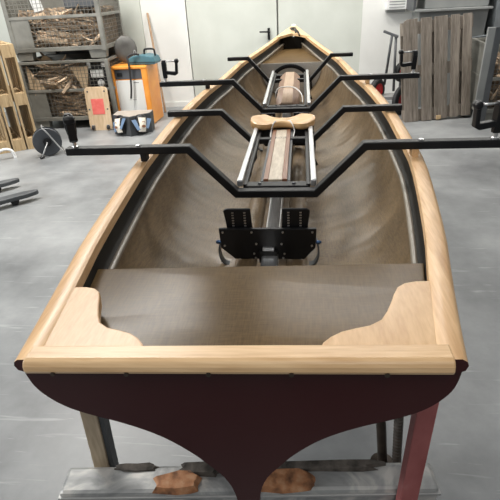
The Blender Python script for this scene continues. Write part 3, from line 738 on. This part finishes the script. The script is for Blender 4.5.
def core(crate, z0, z1, label, seed, nx=12):
    rnd = random.Random(seed); m = MB(); ny = 7
    H = [[z1 - .03 + rnd.uniform(-.05, .03) - (.10 if j == 0 else 0) for j in range(ny + 1)] for i in range(nx + 1)]
    xs = [-.57 + 1.14 * i / nx for i in range(nx + 1)]; ys = [-CD / 2 + .21 + (CD - .28) * j / ny for j in range(ny + 1)]
    m.grid([[(xs[i], ys[j], H[i][j]) for j in range(ny + 1)] for i in range(nx + 1)], smooth=False)
    m.grid([[(xs[i], ys[0] + .0, z0), (xs[i], ys[0] + rnd.uniform(-.02, .0), lerp(z0, H[i][0], .5)), (xs[i], ys[0], H[i][0])] for i in range(nx + 1)], smooth=False)
    for i in (0, nx): m.grid([[(xs[i], ys[j], z0), (xs[i], ys[j], H[i][j])] for j in range(ny + 1)], smooth=False)
    m.grid([[(xs[0], ys[0], z0), (xs[0], ys[-1], z0)], [(xs[-1], ys[0], z0), (xs[-1], ys[-1], z0)]], smooth=False)
    m.grid([[(xs[i], ys[-1], z0), (xs[i], ys[-1], H[i][-1])] for i in range(nx + 1)], smooth=False)
    o = m.build('wood_litter', M['scrapcore']); o.location = crate.location; o.rotation_euler = crate.rotation_euler
    tag(o, label, 'scrap wood'); o['kind'] = 'stuff'
core(cA, .147, .76, 'loose wood litter filling the lower left mesh crate', 1)
core(cB, .147, .62, 'loose wood litter filling the upper left mesh crate', 2)
core(cC, .147, .74, 'loose wood litter filling the mesh crate by the right picture edge', 3)
scatter(cA, 60, .17, .48, 'brown scrap wood stick behind the lower mesh of the floor crate', 'sticks in the floor crate', 11, x0=-.30)
scatter(cA, 60, .53, .80, 'brown scrap wood stick behind the upper mesh of the floor crate', 'sticks high in the floor crate', 12, long=(.35, .75), x1=.30)
scatter(cB, 100, .17, .52, 'pale brown scrap stick behind the mesh of the upper left crate', 'sticks in the upper crate', 13, long=(.18, .6), x0=-.52)
scatter(cC, 60, .17, .72, 'brown wood chip in the crate by the right picture edge', 'chips in the right crate', 14, long=(.10, .3), front=.1)
def in_crate(o, crate, x, y, z, rot=(0, 0, 0)):
    o.location = crate.location + Matrix.Rotation(crate.rotation_euler.z, 4, 'Z') @ Vector((x, y, z)); o.rotation_euler = rot
m = MB(); m.prism([(-.17, 0), (.15, .01), (.02, .12), (-.03, .13)], 0, .012, 'y'); o = m.build('board_offcut', M['ply']); in_crate(o, cA, -.27, -.30, .83, (-.25, 0, .1)); tag(o, 'pale triangular plywood offcut sticking out above the floor crate', 'offcut')
m = MB(); m.prism([(-.2, 0), (.2, .02), (.16, .07), (-.14, .04)], 0, .012, 'y'); o = m.build('board_offcut', M['card']); in_crate(o, cA, -.47 + .12, -.34, .85, (-.5, 0, -.05)); tag(o, 'flat greyish offcut lying on top of the floor crate at its left', 'offcut')
m = MB(); m.prism([(-.10, .0), (.2, -.06), (.13, -.015), (-.07, .30)], 0, .014, 'y'); o = m.build('board_offcut', M['ply']); in_crate(o, cA, -.46, -.375, .55, (0, 0, 0)); tag(o, 'pale triangular board behind the left mesh of the floor crate', 'offcut')
m = MB(); m.prism([(-.12, .26), (.13, .27), (.07, .0), (.0, -.02)], 0, .014, 'y'); o = m.build('board_offcut', M['ply']); in_crate(o, cA, .20, -.375, .55, (0, 0, 0)); tag(o, 'pale wedge-shaped board behind the right mesh of the floor crate', 'offcut')
wm = thing('discarded_machine', 'white and black small machine lying in the right end of the floor crate', 'machine')
in_crate(wm, cA, .43, -.25, .56)
m = MB(); m.b(-.14, .14, -.09, .10, -.02, .25); m.build('housing', M['blackplastic'], wm, bevel=.02)
m = MB(); m.b(-.09, .09, -.115, -.085, .10, .20); m.build('panel', M['white'], wm, bevel=.01)
m = MB(); m.lathe([(0, 0), (.045, 0), (.045, .02), (.03, .03), (0, .03)], (.03, -.09, .03), (0, -1, 0), 18); m.build('dial', M['white'], wm, smooth=True)
m = MB(); m.b(-.13, -.08, -.10, -.06, .22, .30); m.build('bracket', M['white'], wm, bevel=.008)
m = MB(); m.b(.07, .13, -.10, -.06, .23, .29); m.build('bracket', M['white'], wm, bevel=.008)
# sheet and plank standing in the upper crate
m = MB(); m.box((0, 0, .14), (.13, .02, .30)); o = m.build('board_offcut', M['white']); in_crate(o, cB, -.18, -.36, .60, (0, -.2, 0)); tag(o, 'white strip of board standing in the top mesh of the upper left crate', 'offcut')
m = MB(); m.b(-.2, .2, -.1, .1, 0, .28); o = m.build('plastic_box', M['cabgrey'], bevel=.02); in_crate(o, cB, .34, -.22, .60); tag(o, 'dark box in the top right of the upper left crate', 'box')

# ------------------------------------------------------------------ pale pallets on the left, standing on edge
def make_pallet(name, label, mat, loc, rot, group=None, W=.8, H=1.2, nb=5, blocks=True, gaps=None):
    """pallet standing upright: boards run up local z, thickness along y, origin at mid base"""
    p = thing(name, label, 'pallet', loc, 0, group, rot=rot)
    bw = (W - (nb - 1) * .028) / nb if gaps is None else gaps
    for i in range(nb):
        x = -W / 2 + bw / 2 + i * (W - bw) / (nb - 1)
        m = MB(); m.b(x - bw / 2, x + bw / 2, -.072, -.050, random.uniform(0, .012), H - random.uniform(0, .012)); m.build('deck_board', mat, p, bevel=.002)
    for z in (.07, H / 2, H - .07):
        m = MB(); m.b(-W / 2, W / 2, -.050, -.028, z - .07, z + .07); m.build('cross_board', mat, p, bevel=.002)
        for x in (-W / 2 + .06, 0, W / 2 - .06):
            m = MB(); m.b(x - .05, x + .05, -.028, .050, z - .07, z + .07); m.build('block', mat, p, bevel=.002)
    for x in (-W / 2 + .06, 0, W / 2 - .06):
        m = MB(); m.b(x - .05, x + .05, .050, .072, 0, H); m.build('bottom_board', mat, p, bevel=.002)
    return p
lab = ['pale wooden pallet on end, rightmost of the left-edge row', 'pale wooden pallet on end, second from the right in the left-edge row', 'pale wooden pallet on end at the left picture edge, half cut off']
p0 = make_pallet('wooden_pallet', lab[0], M['palletpale'], (-3.455, 4.005, 0), (0, 0, math.radians(129)), 'pale pallets standing on end')
for k, (x, y) in enumerate(((-3.595, 3.92), (-3.735, 3.83))):
    q = copy_tree(p0); q.location = (x, y, 0); q['label'] = lab[k + 1]
# grey weathered pallet by the wall
gp = thing('wooden_pallet', 'tall weathered grey wooden pallet leaning upright on the right', 'pallet', (1.855, 4.665, 0), 0, None, rot=(math.radians(-10), math.radians(-3.6), math.radians(10)))
xs = [(-.44, -.262), (-.215, -.085), (-.05, .112), (.158, .262), (.308, .415)]
for i, (x0, x1) in enumerate(xs):
    m = MB(); z1 = 1.225 - .004 * i
    if i == 0: m.prism([(x0, .01), (x1, .01), (x1, z1), (x0 + .05, z1), (x0 + .012, z1 - .02), (x0, z1 - .06)], -.075, -.05, 'y')
    else: m.b(x0, x1, -.075, -.05, .005, z1)
    m.build('deck_board', M['palletgrey'], gp, bevel=.003)
for z in (.085, .62, 1.12):
    m = MB(); m.b(-.44, .44, -.05, -.026, z - .07, z + .07); m.build('cross_board', M['palletgrey'], gp, bevel=.002)
    for x in (-.38, 0, .38):
        m = MB(); m.b(x - .05, x + .05, -.026, .05, z - .07, z + .07); m.build('block', M['palletgrey'], gp, bevel=.002)
for x in (-.38, 0.0, .38):
    m = MB(); m.b(x - .05, x + .05, .05, .07, 0, 1.2); m.build('bottom_board', M['palletgrey'], gp, bevel=.002)
m = MB(); m.b(-.03, .03, -.09, -.02, -.0, .05); m.build('foot_block', M['palletpale'], gp, bevel=.003)

# ------------------------------------------------------------------ floor things on the left
rl = thing('cable_reel', 'black cable reel on a bent grey tube stand by the pale pallets', 'cable reel', (-2.86, 3.42, 0), math.radians(28))
m = MB(); m.lathe([(0, -.045), (.155, -.045), (.160, -.040), (.160, -.03), (.10, -.028), (.10, .028), (.160, .03), (.160, .040), (.155, .045), (0, .045)], (0, 0, .168), (0, 1, 0), 40); dr_ = m.build('drum', M['drum'], rl, smooth=True)
m = MB(); m.lathe([(0, 0), (.05, 0), (.045, .018), (0, .02)], (0, -.045, .168), (0, -1, 0), 24); m.build('hub', M['blackplastic'], dr_, smooth=True)
m = MB()
for k in range(4):
    pts = [(math.cos(2 * PI * i / 28) * (.108 + .006 * (k % 2)), -.021 + .014 * k, .168 + math.sin(2 * PI * i / 28) * (.108 + .006 * (k % 2))) for i in range(28)]
    m.tube(pts, .0075, 6, closed=True)
m.build('cable', M['rubber'], rl)
m = MB(); m.tube(arc([(-.02, -.065, .335), (.02, -.07, .28), (.10, -.075, .13), (.165, -.08, .012), (.165, .08, .012), (.10, .075, .13), (.02, .07, .28), (-.02, .065, .335), (-.02, 0, .35), (-.02, -.06, .337)], 5), .0085, 8); m.build('frame', M['galv'], rl)
m = MB(); m.tube([(0, -.062, .168), (-.10, -.12, .012)], .0085, 8); m.tube([(0, .062, .168), (-.10, .12, .012)], .0085, 8); m.build('brace', M['galv'], rl)
m = MB(); m.lathe([(0, 0), (.014, 0), (.014, .05), (0, .05)], (-.115, -.128, .014), (.7, .4, .15), 10); m.build('rubber_foot', M['rubber'], rl)

dy = thing('roller_board', 'plywood roller board with red patch standing upright against the crate', 'roller board', (-2.64, 4.50, .0), math.radians(3))
def rrect(w, h, r, n=6):
    P = []
    for cx, cz, a0 in ((w / 2 - r, h - r, 0), (-w / 2 + r, h - r, 90), (-w / 2 + r, r, 180), (w / 2 - r, r, 270)):
        for k in range(n + 1):
            a = math.radians(a0 + 90 * k / n); P.append((cx + r * math.cos(a), cz + r * math.sin(a)))
    return P
lean = lambda x, y, z: (x, y + z * .10, z)
m = MB(); m.prism(rrect(.315, .565, .05), 0, .02, 'y'); m.xf(lean); bd = m.build('board', M['ply'], dy, bevel=.003)
m = MB(); m.b(-.085, .085, -.003, .001, .215, .415); m.xf(lean); m.build('red_patch', M['redlabel'], bd)
for x, z in ((-.115, .51), (.115, .51), (-.125, .28), (.125, .28)):
    m = MB(); m.lathe([(0, 0), (.012, 0), (.010, .004), (0, .005)], (x, 0, z), (0, -1, 0), 12); m.xf(lean); m.build('bolt', M['darksteel'], bd)
for x in (-.105, .105):
    m = MB(); m.b(x - .02, x + .02, -.016, .0, .03, .075); m.xf(lean); cs = m.build('caster_fork', M['galv'], dy)
    m = MB(); m.lathe([(0, -.014), (.026, -.014), (.030, 0), (.026, .014), (0, .014)], (x, -.032, .045), (1, 0, 0), 18); m.xf(lean); m.build('caster_wheel', M['rubber'], cs, smooth=True)

oc = thing('orange_cabinet', 'orange framed machine cabinet with light grey front panel', 'cabinet', (-2.215, 4.98, 0), math.radians(-2))
m = MB(); m.b(-.24, .24, -.19, .24, .02, .735); bodyo = m.build('body', M['orange'], oc, bevel=.01)
m = MB()
m.prism([(-.275, .0), (-.215, .0), (-.205, .775), (-.265, .775)], -.23, -.15, 'y'); m.build('corner_post', M['orange'], oc, bevel=.012)
m = MB(); m.prism([(.185, .0), (.262, .0), (.262, .775), (.175, .775)], -.23, .25, 'y'); m.build('side_panel', M['orange'], oc, bevel=.02)
m = MB(); m.b(-.265, .262, -.235, .25, .745, .785); m.build('top_rim', M['orange'], oc, bevel=.012)
m = MB(); m.b(-.21, .18, -.205, -.188, .03, .60); fp = m.build('front_panel', M['cabwhite'], oc, bevel=.004)
m = MB(); m.b(.045, .12, -.2065, -.2045, .565, .572); m.b(-.05, -.02, -.2065, -.2045, .34, .345); m.b(.0, .05, -.2065, -.2045, .34, .345); m.build('small_print', M['cabgrey'], fp)
m = MB(); m.b(-.205, .18, -.20, -.185, .615, .735); cs = m.build('control_strip', M['cabgrey'], oc, bevel=.004)
m = MB(); m.b(-.17, -.10, -.215, -.198, .65, .70); m.build('switch', M['blackplastic'], cs, bevel=.004)

tl = thing('power_tool_case', 'teal case with black handle lying on the orange cabinet', 'case', (-2.03, 4.92, .786), math.radians(-6))
m = MB(); m.prism([(-.20, 0), (.18, 0), (.20, .03), (.17, .10), (.05, .125), (-.12, .11), (-.20, .07)], -.11, .13, 'y'); m.build('shell', M['teal'], tl, bevel=.015)
m = MB(); m.b(-.205, .195, -.114, .134, .028, .036); m.build('seam_band', M['blackplastic'], tl)
m = MB(); m.tube(arc([(.02, 0, .11), (.02, 0, .165), (.05, 0, .185), (.14, 0, .185), (.165, 0, .165), (.17, 0, .10)]), .013, 8); m.build('handle', M['blackplastic'], tl)
m = MB(); m.tube(arc([(-2.18, 4.87, .90), (-2.14, 4.80, .93), (-2.17, 4.735, .90), (-2.185, 4.715, .80), (-2.19, 4.715, .66), (-2.205, 4.715, .50), (-2.23, 4.715, .37)]), [.014], 8) if False else None
pts = arc([(-2.05, 4.80, .915), (-2.12, 4.775, .93), (-2.19, 4.745, .90), (-2.185, 4.722, .80), (-2.19, 4.722, .66), (-2.205, 4.722, .50), (-2.23, 4.722, .37)])
m.tube(pts, .0135, 8); tag(m.build('hose', M['rubber']), 'black hose hanging from the teal case down the grey front panel', 'hose')
gd = thing('round_disc', 'round dull grey metal disc standing on the orange cabinet left of the teal case', 'disc', (-2.30, 5.05, .786), math.radians(35))
m = MB(); m.lathe([(0, -.02), (.06, -.03), (.15, -.02), (.175, 0), (.15, .02), (0, .03)], (0, 0, .176), (0, 1, 0), 36); m.xf(lambda x, y, z: (x * .9, y + z * .1, z)); m.build('plate', M['disc'], gd, smooth=True)
m = MB(); m.tube(arc([(.06, -.06, .02), (.07, -.07, .12), (.10, -.06, .16), (.12, -.06, .05)]), .006, 6); m.build('wire_hook', M['galv'], gd)
m = MB(); m.tube([(-1.99, 5.48, .0), (-2.17, 5.845, 1.37)], .017, 10); tag(m.build('broom_pole', M['handlewood'], smooth=True), 'brown wooden pole leaning on the white wall behind the teal case', 'pole')

# charcoal box with two shoes fixed on its front
bx = thing('shoe_display', 'charcoal folded board block in front of the orange cabinet, holding two shoes', 'shoe display', (-2.10, 4.27, 0), math.radians(2))
m = MB(); m.prism([(-.27, .02), (-.01, -.13), (.22, .08), (.22, .24), (-.27, .24)], 0, .245, 'z'); m.xf(lambda x, y, z: (x, y + z * .12, z)); bb = m.build('block', M['darkboard'], bx, bevel=.006)
m = MB(); m.prism([(-.265, .03), (-.005, -.118), (.215, .09), (.215, .24), (-.265, .24)], .245, .25, 'z'); m.xf(lambda x, y, z: (x, y + z * .12, z)); m.build('top_sheet', M['card'], bx)
def make_shoe(label, loc, rot):
    s = thing('rowing_shoe', label, 'shoe', loc, 0, 'shoes on the charcoal block', rot=rot)
    # local: sole on xz plane, y towards the viewer is negative, heel down
    prof = [(.0, .030, .018), (.02, .040, .034), (.06, .043, .050), (.10, .040, .058), (.14, .043, .050), (.18, .042, .036), (.205, .030, .024), (.215, .010, .014)]
    m = MB(); m.grid([[(w * math.cos(PI * k / 10), -hh * math.sin(PI * k / 10) ** .8, z) for k in range(11)] for z, w, hh in prof]); m.build('upper', M['blackplastic'], s, smooth=True)
    m = MB(); m.prism([(w, z) for z, w, hh in prof] + [(-w, z) for z, w, hh in prof[::-1]], 0, .012, 'y'); m.build('sole', M['rubber'], s)
    m = MB(); m.grid([[(w * .74 * math.cos(PI * k / 8), -(hh * math.sin(PI * k / 8) ** .8) - .014, z) for k in range(9)] for z, w, hh in prof[1:6]]); m.build('tongue', M['shoewhite'], s, smooth=True)
    m = MB(); m.lathe([(0, 0), (.014, 0), (.016, .004), (0, .005)], (0, -.068, .085), (0, -1, 0), 14); m.lathe([(0, 0), (.010, 0), (.012, .004), (0, .005)], (0, -.060, .13), (0, -1, 0), 14); m.build('opening', M['redwood'], s)
    for z, sx in ((.10, -1), (.12, 1)):
        m = MB(); m.bar((sx * .028, -.05, z - .06), (sx * .062, -.012, z + .05), .034, .006, up=(0, 1, 0)); m.build('strap', M['shoeblue'], s, bevel=.002)
    s.scale = (1.75, 1.25, 1.12)
    return s
zt = .045
s0 = make_shoe('left one of two cream and black shoes on the charcoal block', (-2.235, 4.205, .02), (math.radians(-7), math.radians(-12), math.radians(-30)))
s1 = copy_tree(s0); s1.location = (-1.99, 4.225, .02); s1.rotation_euler = (math.radians(-7), math.radians(10), math.radians(40)); s1['label'] = 'right one of two cream and black shoes on the charcoal block, nearer the boat'

# white tube hoop and pallet truck at the left edge
m = MB(); m.tube(arc([(-3.42, 3.24, .0), (-3.41, 3.25, .06), (-3.39, 3.26, .10), (-3.33, 3.30, .115), (-3.28, 3.33, .09), (-3.265, 3.34, .04), (-3.262, 3.34, .0)]), .016, 10)
tag(m.build('tube_hoop', M['white'], smooth=True), 'small white bent tube hoop on the floor at the left picture edge', 'hoop')
pt = thing('pallet_truck', 'dark pallet truck at the left picture edge, two fork tips in view', 'pallet truck', (-2.33, 2.11, 0), math.radians(43))
for y in (-.0, .475):
    m = MB(); x1 = -.0 if y == 0 else -.05
    m.prism([(-1.15, y - .05), (x1 - .12, y - .05), (x1 - .03, y - .03), (x1, y - .012), (x1, y + .012), (x1 - .03, y + .03), (x1 - .12, y + .05), (-1.15, y + .05)], .045, .085, 'z')
    fk = m.build('fork', M['darksteel'], pt, bevel=.008)
    m = MB(); m.lathe([(0, -.03), (.036, -.03), (.036, .03), (0, .03)], (x1 - .22, y, .037), (0, 1, 0), 18); m.build('fork_wheel', M['rubber'], fk, smooth=True)
m = MB(); m.b(-1.30, -1.13, -.075, .55, .04, .30); m.build('bridge', M['darksteel'], pt, bevel=.01)
m = MB(); m.tube([(-1.28, .24, .28), (-1.5, .24, 1.15)], .02, 10); m.tube([(-1.5, .10, 1.15), (-1.5, .38, 1.15)], .016, 10); m.build('handle', M['black'], pt)
m = MB(); m.lathe([(0, -.03), (.08, -.03), (.08, .03), (0, .03)], (-1.30, .24, .08), (0, 1, 0), 22); m.build('steer_wheel', M['rubber'], pt, smooth=True)

# ------------------------------------------------------------------ right side
def wheel_parts(parent, c, axis, R):
    m = MB(); m.lathe([(R * .62, -.035), (R * .9, -.035), (R, -.02), (R, .02), (R * .9, .035), (R * .62, .035)], c, axis, 32); t = m.build('tyre', M['rubber'], parent, smooth=True)
    m = MB(); m.lathe([(0, -.03), (R * .2, -.034), (R * .28, -.018), (R * .55, -.018), (R * .64, -.03), (R * .64, .03), (R * .55, .018), (R * .2, .034), (0, .03)], c, axis, 28); m.build('hub', M['wheelred'], t, smooth=True)
ct = thing('hand_cart', 'black hand cart with a T handle and red-hubbed wheels beside the grey pallet', 'cart', (1.265, 5.05, 0))
m = MB(); m.tube([(-.02, .14, .36), (.0, .0, 1.01)], .017, 10); m.tube([(.08, -.02, .30), (.05, .0, 1.0)], .017, 10); m.build('upright', M['darksteel'], ct)
m = MB(); m.bar((-.105, .04, 1.045), (.075, -.03, .975), .032, .032); m.build('t_handle', M['darksteel'], ct, bevel=.006)
m = MB(); m.b(-.06, .14, -.10, .16, .20, .24); m.tube([(-.14, .05, .20), (.20, -.06, .20)], .014, 8); m.build('axle_frame', M['galv'], ct)
wheel_parts(ct, (-.135, .03, .30), (.75, -.65, 0), .16); wheel_parts(ct, (.18, -.08, .19), (.75, -.65, 0), .19)
m = MB(); m.bar((.08, 0, .24), (.12, -.05, .0), .03, .03); m.bar((-.10, .04, .24), (-.12, .08, 0), .03, .03); m.build('prop_leg', M['galv'], ct)
wh = thing('spare_wheel', 'red-hubbed wheel hung behind the top left of the grey pallet', 'wheel', (1.455, 5.12, .53))
wheel_parts(wh, (0, 0, .0), (.5, -.8, 0), .13)
m = MB(); m.bar((0, .04, 0), (.0, .10, -.5), .03, .03); m.build('wheel_post', M['darksteel'], wh)

bn = thing('steel_hopper', 'tall grey steel hopper with a jutting lip behind the grey pallet', 'hopper', (2.06, 5.56, 0))
m = MB(); m.prism([(-.33, .0), (.42, .0), (.46, 1.24), (-.42, 1.24)], -.20, .26, 'y'); m.build('lower_bin', M['bingrey'], bn, bevel=.008)
m = MB(); m.b(-.50, .47, -.32, .28, 1.235, 1.265); m.build('lip', M['bingrey'], bn, bevel=.006)
m = MB(); m.b(-.36, .44, -.22, .26, 1.265, 2.05); m.build('upper_bin', M['bingrey'], bn, bevel=.008)
m = MB(); m.b(-.52, -.49, -.30, .2, 1.26, 1.9); m.build('frame_post', M['darksteel'], bn)
b2 = thing('steel_cabinet', 'dark blue grey steel cabinet at the right behind the leaning pole', 'cabinet', (3.03, 5.56, 0))
m = MB(); m.b(-.42, .6, -.22, .26, .95, 2.1); m.build('upper_case', M['binblue'], b2, bevel=.008)
m = MB(); m.b(-.36, .6, -.18, .26, 0, .93); m.build('lower_case', M['darksteel'], b2, bevel=.008)
m = MB(); m.box((0, 0, 0), (.42, .03, .40)); o = m.build('steel_sheet', M['binblue'], bevel=.003); o.location = (2.58, 5.36, .74); o.rotation_euler = (math.radians(18), math.radians(-8), math.radians(-12)); 
tag(o, 'blue grey steel sheet tilted beside the right edge of the grey pallet', 'sheet')
m = MB(); m.tube([(2.17, 5.24, .0), (2.30, 5.28, .366), (2.44, 5.32, .78), (2.465, 5.33, .85)], .018, 8); tag(m.build('wooden_pole', M['handlewood'], smooth=True), 'brown wooden pole leaning between the grey pallet and the steel post', 'pole')
po = thing('steel_post', 'upright grey steel channel post standing at the left end of the right-hand crate', 'post', (2.235, 4.31, 0))
m = MB(); m.b(-.045, .035, -.02, .02, .0, 1.10); m.build('front_flange', M['bingrey'], po, bevel=.003)
m = MB(); m.b(.035, .10, -.028, .03, .0, 1.10); m.build('side_flange', M['darksteel'], po, bevel=.003)
eb = thing('wall_box', 'white vented electric box on the wall above the hand cart', 'electric box', (1.41, WY, 1.222))
m = MB(); m.b(-.14, .15, -.14, 0, .035, .50); m.build('case', M['white'], eb, bevel=.008)
m = MB(); m.b(-.13, .13, -.10, 0, .0, .034); m.build('base', M['bingrey'], eb, bevel=.004)
m = MB()
for k in range(5): m.b(-.10, .11, -.146, -.139, .06 + k * .035, .07 + k * .035)
m.build('vent_slots', M['bingrey'], eb)

# ------------------------------------------------------------------ light
wd = bpy.data.worlds.new('hall light'); SC.world = wd; wd.use_nodes = True
bg = wd.node_tree.nodes['Background']; bg.inputs['Color'].default_value = (0.92, 0.96, 1.0, 1); bg.inputs['Strength'].default_value = 0.17
def area(name, loc, target, size, power, color=(1, 1, 1)):
    d = bpy.data.lights.new(name, 'AREA'); d.shape = 'RECTANGLE'; d.size, d.size_y = size; d.energy = power; d.color = color
    o = bpy.data.objects.new(name, d); COL.objects.link(o); o.location = loc
    o.rotation_euler = (Vector(target) - Vector(loc)).to_track_quat('-Z', 'Y').to_euler(); return o
area('overhead_light', (-2.6, 3.2, 4.4), (-2.4, 3.5, 0), (.5, 2.8), 225, (1, .97, .92))
area('overhead_light', (0.35, 3.9, 4.4), (-.3, 4.2, 0), (.7, 2.2), 95, (1, .97, .92))
area('overhead_light', (2.4, 4.6, 4.2), (2.4, 5.2, 0), (2.4, .5), 62, (1, .97, .92))
area('overhead_light', (0.3, -3.2, 4.4), (0.1, -2.6, 0), (.5, 2.4), 50, (1, .97, .92))  # added fill behind the camera, brightens the stand and transom
area('hall_window', (-6.5, -1.0, 2.6), (-1.5, 1.0, .4), (3.0, 2.0), 215, (.97, .99, 1))

vs = SC.view_settings; vs.view_transform = 'Standard'; vs.look = 'None'; vs.gamma = 1; vs.use_curve_mapping = False; vs.exposure = 0.45
